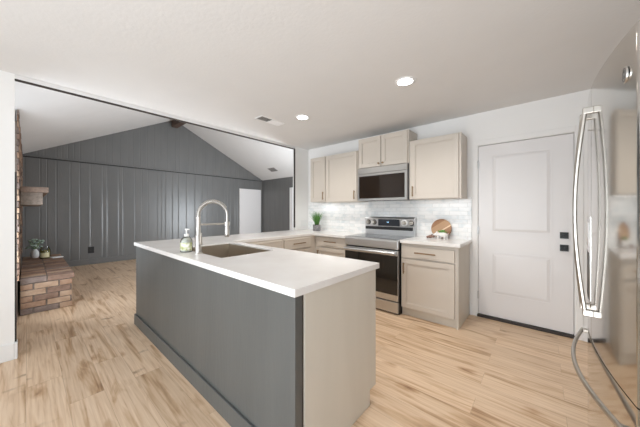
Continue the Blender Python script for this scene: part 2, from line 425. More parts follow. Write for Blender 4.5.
def window(name, x0, x1, y0, y1, z0, z1, nbars):
    """frame and glass filling a hole; thin axis found from the sizes"""
    f = MB(); t = 0.05
    alongx = (x1 - x0) > (y1 - y0)
    a0, a1 = (x0, x1) if alongx else (y0, y1)
    def bar(p0, p1, q0, q1):
        if alongx: f.box(p0, p1, y0 + 0.02, y1 - 0.02, q0, q1)
        else: f.box(x0 + 0.02, x1 - 0.02, p0, p1, q0, q1)
    bar(a0, a1, z0, z0 + t); bar(a0, a1, z1 - t, z1)
    for i in range(nbars + 1):
        c = a0 + t / 2 + (a1 - a0 - t) * i / nbars
        bar(c - t / 2, c + t / 2, z0, z1)
    w = struct(f.build(name, 'trim'))
    g = MB()
    if alongx: g.box(x0, x1, (y0 + y1) / 2 - 0.003, (y0 + y1) / 2 + 0.003, z0, z1)
    else: g.box((x0 + x1) / 2 - 0.003, (x0 + x1) / 2 + 0.003, y0, y1, z0, z1)
    g.build('window_pane', 'pane', w)
    return w
window('window_1', -2.7, 0.1, -3.1, -3.0, 0.35, 2.3, 3)  # rear window out of view, added as a daylight opening
window('window_2', 1.0, 1.1, -2.4, -0.8, 0.45, 2.25, 2)  # side window, likewise unseen and added for its light

# backsplash: tile on the range wall and its bare return
struct(B(-3.399, -0.650, YW - 0.012, YW, 0.90, 1.43).build('wall_backsplash', 'tile'))
struct(B(0.30, 1.0, YW - 0.014, YW, 0, 0.14).build('baseboard_back', 'trim', bevel=0.004))
struct(B(-0.668, -0.646, YW - 0.012, YW, 0, 0.14).build('baseboard_back_short', 'trim'))

# ---- living room
def panelled(axis, fixed, a0, a1, ztop, z0=0.0, seed=1, depth=0.0036, sign=1, zt2=None):
    """vertical plank panelling with V grooves; wall face at 'fixed', grooves cut away from the room (sign gives room side)"""
    rnd = random.Random(seed); m = MB()
    ws = [0.09, 0.10, 0.14, 0.16, 0.22, 0.18, 0.25]
    pts = [(a0, 0)]; a = a0
    while True:
        a += rnd.choice(ws)
        if a > a1 - 0.03: break
        pts += [(a - 0.013, 0), (a, depth), (a + 0.013, 0)]
    pts.append((a1, 0))
    def P(a, d, z):
        q = fixed - sign * d
        return (q, a, z) if axis == 'x' else (a, q, z)
    for (a, d), (b, e) in zip(pts[:-1], pts[1:]):
        n = len(m.v)
        m.v += [P(a, d, z0), P(b, e, z0), P(b, e, ztop(b)), P(a, d, ztop(a))]
        m.face((n, n + 1, n + 2, n + 3))
    # solid backing
    q0 = fixed - sign * 0.02; q1 = fixed - sign * 0.12
    step = [a0 + (a1 - a0) * i / 2 for i in range(3)]
    if a0 < RY < a1: step[1] = RY
    for a, b in zip(step[:-1], step[1:]):
        n = len(m.v)
        for q in (q0, q1):
            for aa, zz in ((a, z0), (b, z0), (b, ztop(b)), (a, ztop(a))):
                m.v.append((q, aa, zz) if axis == 'x' else (aa, q, zz))
        for f in ((0, 1, 2, 3), (7, 6, 5, 4), (0, 4, 5, 1), (1, 5, 6, 2), (2, 6, 7, 3), (3, 7, 4, 0)):
            m.face([n + i for i in f])
    return m
HZ = 2.40
struct(panelled('x', XG, YL, YR, lambda y: HZ, seed=3).build('wall_far', 'grey'))
struct(panelled('x', XG + 0.012, YL, YR, slope_z, z0=HZ, seed=8).build('wall_far_gable', 'grey'))
struct(B(XG - 0.01, XG + 0.03, YL, YR, HZ + 0.004, HZ + 0.035).build('trim_5', 'grey'))
struct(B(XG - 0.01, XG + 0.004, YL, YR, HZ - 0.022, HZ + 0.004).build('trim_11', 'gasket'))
struct(panelled('y', YR, XG, -3.4, lambda x: 2.415, seed=5, sign=-1).build('wall_end', 'grey'))
struct(B(XG, XG + 0.016, YL, 4.83, 0, 0.13).build('baseboard_far', 'grey', bevel=0.004))
struct(B(XG + 0.016, -6.50, YR - 0.016, YR, 0, 0.13).build('baseboard_end', 'grey', bevel=0.004))
# living room walls towards the kitchen and beside the fireplace
g = MB()
for ya, yb in ((YL - 0.1, RY), (RY, YR)):
    n = len(g.v)
    for x in (-3.46, -3.4):
        g.v += [(x, ya, CZ + 0.1), (x, yb, CZ + 0.1), (x, yb, max(slope_z(yb), CZ + 0.1) + 0.05), (x, ya, max(slope_z(ya), CZ + 0.1) + 0.05)]
    for f in ((0, 1, 2, 3), (7, 6, 5, 4), (0, 4, 5, 1), (1, 5, 6, 2), (2, 6, 7, 3), (3, 7, 4, 0)):
        g.face([n + i for i in f])
struct(g.build('wall_living_gable', 'wall'))
struct(B(-3.46, -3.40, 3.66, 3.9, 0, CZ + 0.1).box(-3.46, -3.40, 5.5, 6.0, 0, CZ + 0.1).box(-3.46, -3.4, 3.9, 5.5, 0, 0.45).box(-3.46, -3.4, 3.9, 5.5, 2.25, CZ + 0.1).build('wall_living_right', 'wall'))
window('window_3', -3.46, -3.40, 3.9, 5.5, 0.45, 2.25, 2)  # unseen window added to let daylight onto the charcoal wall
struct(B(XG - 0.1, -3.46, YL - 0.1, YL, 0, 2.45).build('wall_fireplace_side', 'grey'))
# sloped ceiling
def slab(ya, yb):
    m = MB(); za, zb = slope_z(ya), slope_z(yb)
    m.prism([(ya, za), (yb, zb), (yb, zb + 0.1), (ya, za + 0.1)], XG - 0.12, -3.46, 'x')
    return m
struct(slab(YL - 0.1, RY).build('ceiling_slope_left', 'ceiling'))
struct(slab(RY, YR + 0.12).build('ceiling_slope_right', 'ceiling'))
struct(B(XG, -3.46, RY - 0.075, RY + 0.075, RZ - 0.23, RZ - 0.02).build('trim_6', 'beam', bevel=0.006))

# white plain door leaf in the charcoal wall
struct(B(XG - 0.002, XG + 0.03, 4.90, 5.80, 0.01, 2.05).build('door_1', 'door', bevel=0.003))
dd = struct(B(-6.46, -6.29, YR - 0.035, YR - 0.005, 0, 2.05).build('trim_7', 'trim', bevel=0.004))
B(-6.32, -6.29, YR - 0.055, YR - 0.034, 0, 2.05).build('trim_lip', 'trim', dd)

# ---- kitchen exit door
X0, X1 = -0.578, 0.232
door = struct(B(X0 - 0.003, X1 + 0.001, YW + 0.012, YW + 0.05, 0.035, 2.038).build('door_2', 'door'))
def raised_panel(m, x0, x1, z0, z1, y):
    """moulded frame and raised field, facing -y"""
    w = 0.016
    for (a, b, c, d_) in ((x0, x1, z0, z0 + w), (x0, x1, z1 - w, z1), (x0, x0 + w, z0 + w, z1 - w), (x1 - w, x1, z0 + w, z1 - w)):
        m.box(a, b, y - 0.006, y, c, d_)
    ins = 0.045
    n = len(m.v)
    m.v += [(x0 + w, y, z0 + w), (x1 - w, y, z0 + w), (x1 - w, y, z1 - w), (x0 + w, y, z1 - w),
            (x0 + ins, y - 0.006, z0 + ins), (x1 - ins, y - 0.006, z0 + ins), (x1 - ins, y - 0.006, z1 - ins), (x0 + ins, y - 0.006, z1 - ins)]
    for f in ((4, 5, 6, 7), (0, 1, 5, 4), (1, 2, 6, 5), (2, 3, 7, 6), (3, 0, 4, 7)):
        m.face([n + i for i in f])
for z0, z1 in ((1.012, 1.92), (0.29, 0.785)):
    m = MB(); raised_panel(m, -0.455, 0.078, z0, z1, YW + 0.012); m.build('door_panel', 'door', door)
for z, nm, lab in ((1.017, 'deadbolt', 'square black deadbolt plate'), (0.89, 'door_lever', 'square black lever rose')):
    m = B(0.133, 0.197, YW - 0.001, YW + 0.012, z - 0.032, z + 0.032)
    if nm == 'deadbolt': m.disc((0.165, YW - 0.012, z), 0.017, 0.022, 'y').box(0.16, 0.17, YW - 0.034, YW - 0.02, z - 0.015, z + 0.015)
    else: m.disc((0.172, YW - 0.02, z), 0.012, 0.04, 'y').box(0.135, 0.182, YW - 0.05, YW - 0.036, z - 0.009, z + 0.009)
    o = m.build(nm, 'black', door); o['label'] = lab
for z in (1.82, 1.03, 0.26):
    o = B(X0 - 0.012, X0 + 0.004, YW - 0.003, YW + 0.012, z - 0.045, z + 0.045).disc((X0 - 0.004, YW - 0.004, z), 0.006, 0.09, 'z').build('hinge', 'steel', door)
struct(B(X0 - 0.015, X1 + 0.015, YW - 0.012, YW + 0.06, 0.0, 0.03).build('trim_8', 'dark_trim', bevel=0.004))      # threshold
# casing: shallow white boards round the door
cs = MB().box(X0 - 0.068, X0 - 0.014, YW - 0.008, YW, 0, 2.105).box(X1 + 0.014, X1 + 0.068, YW - 0.008, YW, 0, 2.105).box(X0 - 0.014, X1 + 0.014, YW - 0.008, YW, 2.052, 2.105)
struct(cs.build('trim_9', 'wall', bevel=0.003))
struct(B(X0 - 0.014, X0 - 0.006, YW, YW + 0.05, 0.03, 2.052).box(X1 + 0.006, X1 + 0.014, YW, YW + 0.05, 0.03, 2.052).box(X0 - 0.006, X1 + 0.006, YW, YW + 0.05, 2.044, 2.052).build('trim_10', 'wall'))

# ---------------------------------------------------------------- cabinets
def shaker(m, u0, u1, z0, z1, f, face='-y', t=0.02, rail=0.055):
    """shaker front of thickness t whose outer face lies at f; face '-y' or '+x'"""
    def bx(a, b, c0, c1, d0, d1):
        if face == '-y': m.box(a, b, f + d0, f + d1, c0, c1)
        else: m.box(f - d1, f - d0, a, b, c0, c1)
    bx(u0, u0 + rail, z0, z1, 0, t); bx(u1 - rail, u1, z0, z1, 0, t)
    bx(u0 + rail, u1 - rail, z0, z0 + rail, 0, t); bx(u0 + rail, u1 - rail, z1 - rail, z1, 0, t)
    bx(u0 + rail, u1 - rail, z0 + rail, z1 - rail, 0.012, t)
    # inner bead
    w = 0.008
    bx(u0 + rail, u0 + rail + w, z0 + rail, z1 - rail, 0.004, 0.012); bx(u1 - rail - w, u1 - rail, z0 + rail, z1 - rail, 0.004, 0.012)
    bx(u0 + rail, u1 - rail, z0 + rail, z0 + rail + w, 0.004, 0.012); bx(u0 + rail, u1 - rail, z1 - rail - w, z1 - rail, 0.004, 0.012)
    return m
def pull(u0, u1, z0, z1, f, parent, face='-y'):
    """bar pull from (u0,z0) to (u1,z1) on a front at f"""
    m = MB()
    def P(u, d, z): return (u, f - d, z) if face == '-y' else (f + d, u, z)
    m.tube([P(u0, 0.028, z0), P(u1, 0.028, z1)], 0.0072, 10)
    for k in (0.12, 0.88):
        u = u0 + (u1 - u0) * k; z = z0 + (z1 - z0) * k
        m.tube([P(u, 0.0, z), P(u, 0.028, z)], 0.0048, 8)
    o = m.build('handle', 'bronze', parent); o['label'] = 'slim aged brass bar pull'
    return o

# wall (upper) cabinets, fronts at YU
YU = 3.23
def wall_cabinet(label, x0, x1, z0, z1, doors, handles, knobs=False, side=False):
    t = thing('wall_cabinet', label, 'cabinet', ((x0 + x1) / 2, YW, z0), 'greige wall cabinets over the range wall')
    B(x0, x1, YU + 0.021, YW - 0.013, z0, z1).build('body', 'cab', t, bevel=0.0015)
    for (a, b), h in zip(doors, handles):
        d_ = shaker(MB(), a, b, z0 + 0.006, z1 - 0.012, YU).build('door', 'cab', t, bevel=0.0015)
        if knobs:
            k = MB().tube([(h, YU, z0 + 0.045), (h, YU - 0.012, z0 + 0.045), (h, YU - 0.014, z0 + 0.045), (h, YU - 0.026, z0 + 0.045)], [0.006, 0.006, 0.014, 0.013], 14).build('knob', 'bronze', d_)
            k['label'] = 'round aged brass knob'
        else:
            pull(h, h, z0 + 0.035, z0 + 0.165, YU, d_)
    return t
wall_cabinet('narrow greige wall cabinet at the left end of the row, beside the corner', -3.048, -2.70, 1.415, 2.172, [(-3.036, -2.712)], [-2.742])
wall_cabinet('wide one-door greige wall cabinet left of the microwave', -2.70, -2.078, 1.405, 2.168, [(-2.690, -2.092)], [-2.125])
wall_cabinet('short two-door greige wall cabinet with brass knobs above the microwave', -2.072, -1.306, 1.885, 2.325, [(-2.058, -1.700), (-1.690, -1.322)], [-1.725, -1.662], knobs=True)
wall_cabinet('one-door greige wall cabinet right of the microwave, nearest the white door', -1.30, -0.697, 1.412, 2.165, [(-1.275, -0.722)], [-1.245])

# base cabinets on the range wall, fronts at YF
YF = 2.985; T = 0.915; TB = 0.878
def base_front(t, u0, u1, f, face, du, dh, drawer_pull, door_pull):
    m = MB()
    def bx(a, b, c0, c1, d0, d1):
        if face == '-y': m.box(a, b, f + d0, f + d1, c0, c1)
        else: m.box(f - d1, f - d0, a, b, c0, c1)
    # drawer: slab with a shallow inset border
    bx(u0, u1, du[0], du[1], 0.003, 0.02)
    bx(u0, u0 + 0.02, du[0], du[1], 0, 0.003); bx(u1 - 0.02, u1, du[0], du[1], 0, 0.003)
    bx(u0 + 0.02, u1 - 0.02, du[0], du[0] + 0.02, 0, 0.003); bx(u0 + 0.02, u1 - 0.02, du[1] - 0.02, du[1], 0, 0.003)
    dr = m.build('drawer', 'cab', t, bevel=0.0015)
    pull(drawer_pull[0], drawer_pull[1], drawer_pull[2], drawer_pull[2], f, dr, face)
    do = shaker(MB(), u0, u1, dh[0], dh[1], f, face).build('door', 'cab', t, bevel=0.0015)
    pull(door_pull[0], door_pull[0], door_pull[1], door_pull[2], f, do, face)

t = thing('base_cabinet', 'greige base cabinet with drawer and door standing between the range and the white door', 'cabinet', (-1.0, 3.27, 0), 'greige base cabinets')
B(-1.300, -0.676, YF + 0.021, YW - 0.013, 0.10, TB).build('body', 'cab', t, bevel=0.0015)
B(-0.695, -0.672, YF + 0.022, YW - 0.014, 0.0, TB).build('side_panel', 'cab_side', t)
B(-1.300, -0.695, YF + 0.045, YF + 0.065, 0.0, 0.10).build('toe_kick', 'cab_side', t)
base_front(t, -1.292, -0.708, YF, '-y', (0.705, 0.840), (0.105, 0.690), (-1.125, -0.892, 0.775), (-1.258, 0.515, 0.645))
t = thing('base_cabinet', 'greige base cabinet with drawer and door left of the range', 'cabinet', (-2.4, 3.27, 0), 'greige base cabinets')
B(-2.72, -2.094, YF + 0.021, YW - 0.013, 0.10, TB).build('body', 'cab', t, bevel=0.0015)
B(-2.72, -2.094, YF + 0.075, YF + 0.09, 0.0, 0.10).build('toe_kick', 'cab_side', t)
base_front(t, -2.66, -2.108, YF, '-y', (0.720, 0.860), (0.105, 0.700), (-2.50, -2.28, 0.80), (-2.63, 0.54, 0.66))
# left run: fronts face +x
XF = -2.70
units = [(1.62, 2.33, 'greige drawer base cabinet under the pass-through counter, nearer the peninsula', (1.86, 2.10)),
         (2.335, 2.90, 'greige drawer base cabinet under the pass-through counter, nearer the range corner', (2.50, 2.74))]
for y0, y1, lab, hp in units:
    t = thing('base_cabinet', lab, 'cabinet', (-3.05, (y0 + y1) / 2, 0), 'greige base cabinets')
    B(-3.385, XF - 0.021, y0, y1, 0.10, TB).build('body', 'cab', t, bevel=0.0015)
    B(XF - 0.09, XF - 0.075, y0, y1, 0.0, 0.10).build('toe_kick', 'cab_side', t)
    base_front(t, y0 + 0.012, y1 - 0.012, XF, '+x', (0.715, 0.858), (0.105, 0.695), (hp[0], hp[1], 0.79), (y0 + 0.05, 0.54, 0.66))
t = thing('corner_cabinet', 'blind corner cabinet where the pass-through counter meets the range wall', 'cabinet', (-3.05, 3.2, 0))
B(-3.385, -2.725, 2.905, YW - 0.014, 0.10, TB).build('body', 'cab', t)
B(-3.385, -2.80, 2.905, YW - 0.014, 0.0, 0.10).build('toe_kick', 'cab_side', t)

# peninsula
t = thing('peninsula_cabinet', 'long kitchen peninsula with charcoal painted front and greige end panel', 'peninsula', (-2.1, 1.15, 0))
bm = MB().box(-3.42, -0.90, 0.92, 0.94, 0.10, TB).box(-3.42, -3.40, 0.94, 1.52, 0.10, TB).box(-3.40, -0.90, 1.50, 1.52, 0.10, TB).box(-3.40, -0.90, 0.94, 1.50, 0.10, 0.12).build('body', 'cab', t)
o = B(-3.430, -0.848, 0.800, 0.845, 0.0, TB).build('front_panel', 'island_grey', t, bevel=0.002); o['label'] = 'charcoal painted plywood front'
o = B(-3.442, -0.846, 0.784, 0.8, 0.0, 0.115).build('kick_board', 'island_grey', t, bevel=0.003); o['label'] = 'charcoal painted base board'
o = B(-3.42, -0.858, 0.845, 0.92, 0.0, TB).build('filler_strip', 'dark_trim', t); o['label'] = 'dark brown edge strip'
em = MB().prism([(0.862, 0), (1.465, 0), (1.465, 0.10), (1.54, 0.10), (1.54, TB), (0.862, TB)], -0.865, -0.846, 'x')
o = em.build('end_panel', 'cab_side', t, bevel=0.001); o['label'] = 'greige end panel'
B(-2.70, -0.87, 1.455, 1.465, 0, 0.10).build('toe_kick', 'cab_side', t)
o = B(-3.43, -3.402, 1.62, 3.16, 0.0, TB).build('pass_through_panel', 'island_grey', t); o['label'] = 'charcoal panel facing the living room'
for a, b in ((-2.68, -2.27), (-2.26, -1.85), (-1.84, -1.43), (-1.42, -0.90)):
    do = MB()
    r = 0.055
    do.box(a, a + r, 1.52, 1.54, 0.11, 0.86).box(b - r, b, 1.52, 1.54, 0.11, 0.86).box(a + r, b - r, 1.52, 1.54, 0.11, 0.165).box(a + r, b - r, 1.52, 1.54, 0.805, 0.86).box(a + r, b - r, 1.52, 1.532, 0.165, 0.805)
    do.build('door', 'cab', t)

# U shaped countertop with sink cut-out, one mesh made of abutting slabs on a shared polygon
SX0, SX1, SY0, SY1 = -2.60, -1.80, 0.95, 1.455
def counter_mesh():
    xs = [-3.438, -3.398, -2.716, SX0, -2.096, SX1, -0.830]
    ys = [0.781, SY0, SY1, 1.563, 2.945, 3.16, YW - 0.0125]
    def inside(cx, cy):
        if SX0 < cx < SX1 and SY0 < cy < SY1: return False
        if cy < 1.563: return True
        if cy < 3.16 and cx < -3.398: return True
        if -3.398 < cx < -2.716: return True
        return cy > 2.945 and -3.398 < cx < -2.096
    m = MB(); vid = {}
    def v(i, j, k):
        if (i, j, k) not in vid:
            vid[(i, j, k)] = len(m.v); m.v.append((xs[i], ys[j], (T - 0.037, T)[k]))
        return vid[(i, j, k)]
    cells = {(i, j) for i in range(len(xs) - 1) for j in range(len(ys) - 1) if inside((xs[i] + xs[i + 1]) / 2, (ys[j] + ys[j + 1]) / 2)}
    for i, j in cells:
        m.face((v(i, j, 1), v(i + 1, j, 1), v(i + 1, j + 1, 1), v(i, j + 1, 1)))
        m.face((v(i, j, 0), v(i, j + 1, 0), v(i + 1, j + 1, 0), v(i + 1, j, 0)))
        if (i - 1, j) not in cells: m.face((v(i, j, 0), v(i, j, 1), v(i, j + 1, 1), v(i, j + 1, 0)))
        if (i + 1, j) not in cells: m.face((v(i + 1, j, 0), v(i + 1, j + 1, 0), v(i + 1, j + 1, 1), v(i + 1, j, 1)))
        if (i, j - 1) not in cells: m.face((v(i, j, 0), v(i + 1, j, 0), v(i + 1, j, 1), v(i, j, 1)))
        if (i, j + 1) not in cells: m.face((v(i, j + 1, 0), v(i, j + 1, 1), v(i + 1, j + 1, 1), v(i + 1, j + 1, 0)))
    return m
tag(counter_mesh().build('countertop', 'counter', bevel=0.003), 'white quartz u-shaped countertop with the sink, covering the peninsula and the corner', 'countertop')
tag(B(-1.302, -0.646, 2.962, YW - 0.0125, T - 0.037, T).build('countertop', 'counter', bevel=0.003), 'small white quartz countertop between the range and the white door', 'countertop')

# sink
t = thing('kitchen_sink', 'stainless steel single bowl sink set in the peninsula countertop', 'sink', ((SX0 + SX1) / 2, (SY0 + SY1) / 2, 0.68))
m = MB(); zt = T - 0.012; zb = T - 0.235; w = 0.004
a0, a1, b0, b1 = SX0 + 0.001, SX1 - 0.001, SY0 + 0.001, SY1 - 0.001
m.box(a0, a0 + w, b0, b1, zb, zt).box(a1 - w, a1, b0, b1, zb, zt).box(a0 + w, a1 - w, b0, b0 + w, zb, zt).box(a0 + w, a1 - w, b1 - w, b1, zb, zt).box(a0, a1, b0, b1, zb - w, zb)
m.build('bowl', 'sink', t)
MB().lathe(-2.2, 1.25, [(0.055, 0.0), (0.057, 0.004), (0.045, 0.006), (0.03, 0.002)], 20, zb).build('drain', 'steel', t)

# faucet: tall spring neck
FX, FY = -2.118, 0.917
t = thing('kitchen_faucet', 'tall brushed nickel spring neck faucet standing at the sink', 'faucet', (FX, FY, T))
MB().lathe(FX, FY, [(0.032, 0), (0.032, 0.006), (0.026, 0.012), (0.026, 0.014)], 24, T).build('base', 'chrome', t)
MB().lathe(FX, FY, [(0.024, 0.012), (0.024, 0.145), (0.019, 0.155), (0.0175, 0.16), (0.0175, 0.285), (0.019, 0.29), (0.019, 0.30)], 24, T).build('post', 'chrome', t)
MB().tube([(FX + 0.02, FY, T + 0.085), (FX + 0.05, FY, T + 0.085), (FX + 0.056, FY - 0.004, T + 0.11), (FX + 0.075, FY - 0.01, T + 0.17)], [0.011, 0.011, 0.009, 0.006], 12).build('lever', 'chrome', t)
RAD = 0.120; ZC = T + 0.310; DX, DY = 0.10, 0.995
path = [Vector((FX, FY, T + 0.295))]
for i in range(25):
    a = PI - PI * i / 24
    r_ = RAD * math.cos(a) + RAD
    path.append(Vector((FX + DX * r_, FY + DY * r_, ZC + RAD * math.sin(a))))
hx, hy = FX + DX * 2 * RAD, FY + DY * 2 * RAD
path += [Vector((hx, hy, ZC - 0.04)), Vector((hx, hy, ZC - 0.075))]
MB().tube(path, 0.0095, 12).build('hose', 'chrome', t)
# spring coil wound round the first three quarters of the hose
def resample(p, n):
    L = [0]
    for a, b in zip(p[:-1], p[1:]): L.append(L[-1] + (b - a).length)
    out = []; j = 0
    for i in range(n):
        s_ = L[-1] * i / (n - 1)
        while j < len(p) - 2 and L[j + 1] < s_: j += 1
        k = (s_ - L[j]) / max(L[j + 1] - L[j], 1e-9); out.append(p[j].lerp(p[j + 1], min(k, 1)))
    return out
base = resample(path[:22], 420); coil = []
side = Vector((-DY, DX, 0)).normalized()
for i, p in enumerate(base):
    tt = (base[min(i + 1, len(base) - 1)] - base[max(i - 1, 0)]).normalized(); nn = tt.cross(side)
    a = i / 419 * 2 * PI * 24
    coil.append(p + (side * math.cos(a) + nn * math.sin(a)) * 0.0145)
MB().tube(coil, 0.0042, 6).build('spring', 'chrome', t)
MB().lathe(hx, hy, [(0.010, 0), (0.017, -0.005), (0.018, -0.05), (0.020, -0.10), (0.021, -0.128), (0.017, -0.132)][::-1], 20, ZC - 0.055).build('spray_head', 'chrome', t)
zb_ = T + 0.238
MB().tube([(FX, FY, zb_), (hx, hy, zb_)], 0.0068, 12).tube([(hx, hy, zb_ - 0.016), (hx, hy, zb_ + 0.016)], 0.024, 20).build('docking_arm', 'chrome', t)

# soap bottle
SX, SYY = -2.305, 0.898
t = thing('soap_dispenser', 'clear pump soap bottle with green leafy print and white pump beside the faucet', 'soap bottle', (SX, SYY, T))
MB().lathe(SX, SYY, [(0.044, 0), (0.048, 0.006), (0.048, 0.085), (0.041, 0.108), (0.022, 0.13), (0.016, 0.134)], 24, T).build('bottle', 'clear', t)
MB().lathe(SX, SYY, [(0.040, 0.004), (0.044, 0.01), (0.044, 0.08), (0.037, 0.1), (0.02, 0.115)], 24, T).build('soap', mat('pale_soap', (0.84, 0.84, 0.80), 0.4), t)
lb = MB(); n0 = 0
for i in range(13):
    a = -PI * 0.75 + PI * 0.95 * i / 12
    for z in (0.016, 0.082): lb.v.append((SX + 0.0488 * math.cos(a), SYY + 0.0488 * math.sin(a), T + z))
for i in range(12): lb.face((2 * i, 2 * i + 2, 2 * i + 3, 2 * i + 1), True)
lb.build('leafy_print', 'label', t)
MB().lathe(SX, SYY, [(0.019, 0.128), (0.019, 0.152), (0.006, 0.156), (0.006, 0.182), (0.013, 0.186), (0.013, 0.198)], 18, T).box(SX - 0.006, SX + 0.045, SYY - 0.006, SYY + 0.006, T + 0.188, T + 0.198).build('pump', 'white', t)

# ---------------------------------------------------------------- range
YS = 2.925; RX0, RX1 = -2.090, -1.308
t = thing('kitchen_range', 'freestanding stainless steel electric range with black glass oven door', 'stove', ((RX0 + RX1) / 2, 3.2, 0))
B(RX0, RX1, YS + 0.045, YW - 0.02, 0.0, 0.895).build('body', 'black', t)
B(RX0, RX1, YS + 0.02, 3.47, 0.896, 0.910).build('cooktop_rim', 'steel', t, bevel=0.003)
ct = B(RX0 + 0.014, RX1 - 0.014, YS + 0.05, 3.455, 0.9095, 0.9135).build('cooktop', 'cooktop', t)
for (cx, cy, r_) in ((-1.90, 3.07, 0.10), (-1.49, 3.07, 0.08), (-1.90, 3.33, 0.075), (-1.49, 3.33, 0.095), (-1.69, 3.34, 0.05)):
    m = MB(); n = 0; seg = 36
    for k in range(seg):
        a = 2 * PI * k / seg
        for q in (r_, r_ - 0.004): m.v.append((cx + q * math.cos(a), cy + q * math.sin(a), 0.9139))
    for k in range(seg):
        j = (k + 1) % seg; m.face((2 * k, 2 * j, 2 * j + 1, 2 * k + 1))
    m.build('burner_ring', 'ring', ct)
B(RX0, RX1, YS, YS + 0.045, 0.792, 0.902).build('front_rail', 'steel', t, bevel=0.012)
d_ = B(RX0 + 0.004, RX1 - 0.004, YS + 0.004, YS + 0.044, 0.165, 0.778).build('oven_door', 'steel', t, bevel=0.003)
B(RX0 + 0.006, RX1 - 0.006, YS + 0.000, YS + 0.004, 0.240, 0.715).build('door_glass', 'blackglass', d_)
hm = MB().tube([(RX0 + 0.02, YS - 0.048, 0.748), (RX1 - 0.02, YS - 0.048, 0.748)], 0.019, 14, flat=(1.0, 0.72))
for x in (RX0 + 0.045, RX1 - 0.045): hm.box(x - 0.014, x + 0.014, YS - 0.04, YS + 0.004, 0.736, 0.760)
hm.build('handle', 'steel', d_)
B(RX0 + 0.004, RX1 - 0.004, YS + 0.004, YS + 0.044, 0.022, 0.153).build('storage_drawer', 'steel', t, bevel=0.004)
# backguard
bg = MB().prism([(3.470, 0.905), (3.535, 0.905), (3.535, 1.175), (3.478, 1.175), (3.455, 1.150), (3.470, 1.035)], RX0 + 0.004, RX1 - 0.004, 'x').build('backguard', 'steel', t, bevel=0.003)
B(RX0 + 0.012, RX1 - 0.03, 3.462, 3.472, 0.988, 1.032).build('vent_slot', 'black', bg)
B(-1.855, -1.525, 3.452, 3.470, 1.045, 1.142).build('display', 'display', bg)
# small round monogram and digits on the display
B(-1.70, -1.695, 3.4505, 3.452, 1.090, 1.108).box(-1.712, -1.707, 3.4505, 3.452, 1.090, 1.108).box(-1.69, -1.685, 3.4505, 3.452, 1.090, 1.108).build('clock_digits', 'display_mark', bg)
for i, x in enumerate((-2.025, -1.925, -1.455, -1.355)):
    k = MB()
    k.tube([(x, 3.462, 1.095), (x, 3.450, 1.095), (x, 3.449, 1.095), (x, 3.418, 1.095)], [0.029, 0.029, 0.026, 0.023], 24)
    k.box(x - 0.006, x + 0.006, 3.408, 3.42, 1.07, 1.12)
    k.build('knob', 'handle', bg)
    MB().tube([(x, 3.466, 1.095), (x, 3.4565, 1.095)], 0.046 if i == 2 else 0.037, 28).build('dial_ring', 'white' if i == 2 else 'black', bg)

# ---------------------------------------------------------------- microwave
MX0, MX1, MZ0, MZ1, YM = -2.052, -1.309, 1.412, 1.882, 3.203
t = thing('microwave_oven', 'built-in stainless over-the-range microwave with dark glass door', 'microwave', ((MX0 + MX1) / 2, YW, MZ0))
B(MX0, MX1, YM + 0.03, YW - 0.013, MZ0, MZ1).build('case', 'fridge_side', t)
B(MX0, MX1 - 0.004, YM - 0.004, YM + 0.029, MZ1 - 0.085, MZ1 - 0.002).build('vent_band', 'microwave_steel', t, bevel=0.004)
d_ = MB().box(MX0, MX0 + 0.02, YM, YM + 0.029, MZ0, MZ1 - 0.088).box(MX1 - 0.034, MX1 - 0.004, YM, YM + 0.029, MZ0, MZ1 - 0.088).box(MX0 + 0.02, MX1 - 0.034, YM, YM + 0.029, MZ0, MZ0 + 0.03).box(MX0 + 0.02, MX1 - 0.034, YM, YM + 0.029, MZ1 - 0.118, MZ1 - 0.088).build('door', 'microwave_steel', t)
B(MX0 + 0.02, MX1 - 0.034, YM + 0.006, YM + 0.028, MZ0 + 0.03, MZ1 - 0.118).build('door_glass', 'brownglass', d_)

# ---------------------------------------------------------------- fridge
FN, FFAR, FTOP = 1.070, 1.980, 1.775; FM = (FN + FFAR) / 2
def fx(y): return 0.151 + (y - FM) ** 2 / 4.9
t = thing('refrigerator', 'stainless steel french door refrigerator with bowed handles at the right edge', 'refrigerator', (0.6, FM, 0))
B(0.26, 0.94, FN + 0.005, FFAR - 0.005, 0.03, FTOP - 0.01).build('case', 'fridge_side', t, bevel=0.004)
def fdoor(y0, y1, z0, z1, ra=0.008, rb=0.008):
    prof = []; K = 120
    for i in range(K + 1):
        y = y0 + (y1 - y0) * i / K
        prof.append((fx(y), y))
    # soften the vertical edges
    prof[0] = (fx(y0) + ra, y0); prof.insert(1, (fx(y0) + ra * 0.3, y0 + ra * 0.3)); prof.insert(2, (fx(y0 + ra), y0 + ra))
    prof[-1] = (fx(y1) + rb, y1); prof.insert(-1, (fx(y1 - rb), y1 - rb)); prof.insert(-1, (fx(y1) + rb * 0.3, y1 - rb * 0.3))
    prof = [p for i_, p in enumerate(prof) if i_ < 3 or i_ > len(prof) - 4 or y0 + ra + 0.001 < p[1] < y1 - rb - 0.001]
    poly = prof + [(0.245, y1), (0.245, y0)]
    m = MB(); n = len(m.v); k = len(poly)
    for z in (z0, z1):
        for p in poly: m.v.append((p[0], p[1], z))
    for i in range(k):
        j = (i + 1) % k; m.face((n + j, n + i, n + k + i, n + k + j), i < len(prof) - 1)
    e = len(m.v); m.v += m.v[:2 * k]      # caps on their own vertices keep the side shading straight
    m.face([e + i for i in range(k)]); m.face([e + k + i for i in range(k)][::-1])
    return m
GZ = 0.735
d1 = fdoor(FN, FM - 0.0015, GZ + 0.002, FTOP, 0.010, 0.002).build('door', 'fridge', t)
d2 = fdoor(FM + 0.0015, FFAR, GZ + 0.002, FTOP, 0.002, 0.010).build('door', 'fridge', t)
d3 = fdoor(FN, FFAR, 0.09, GZ - 0.002).build('freezer_drawer', 'fridge', t)
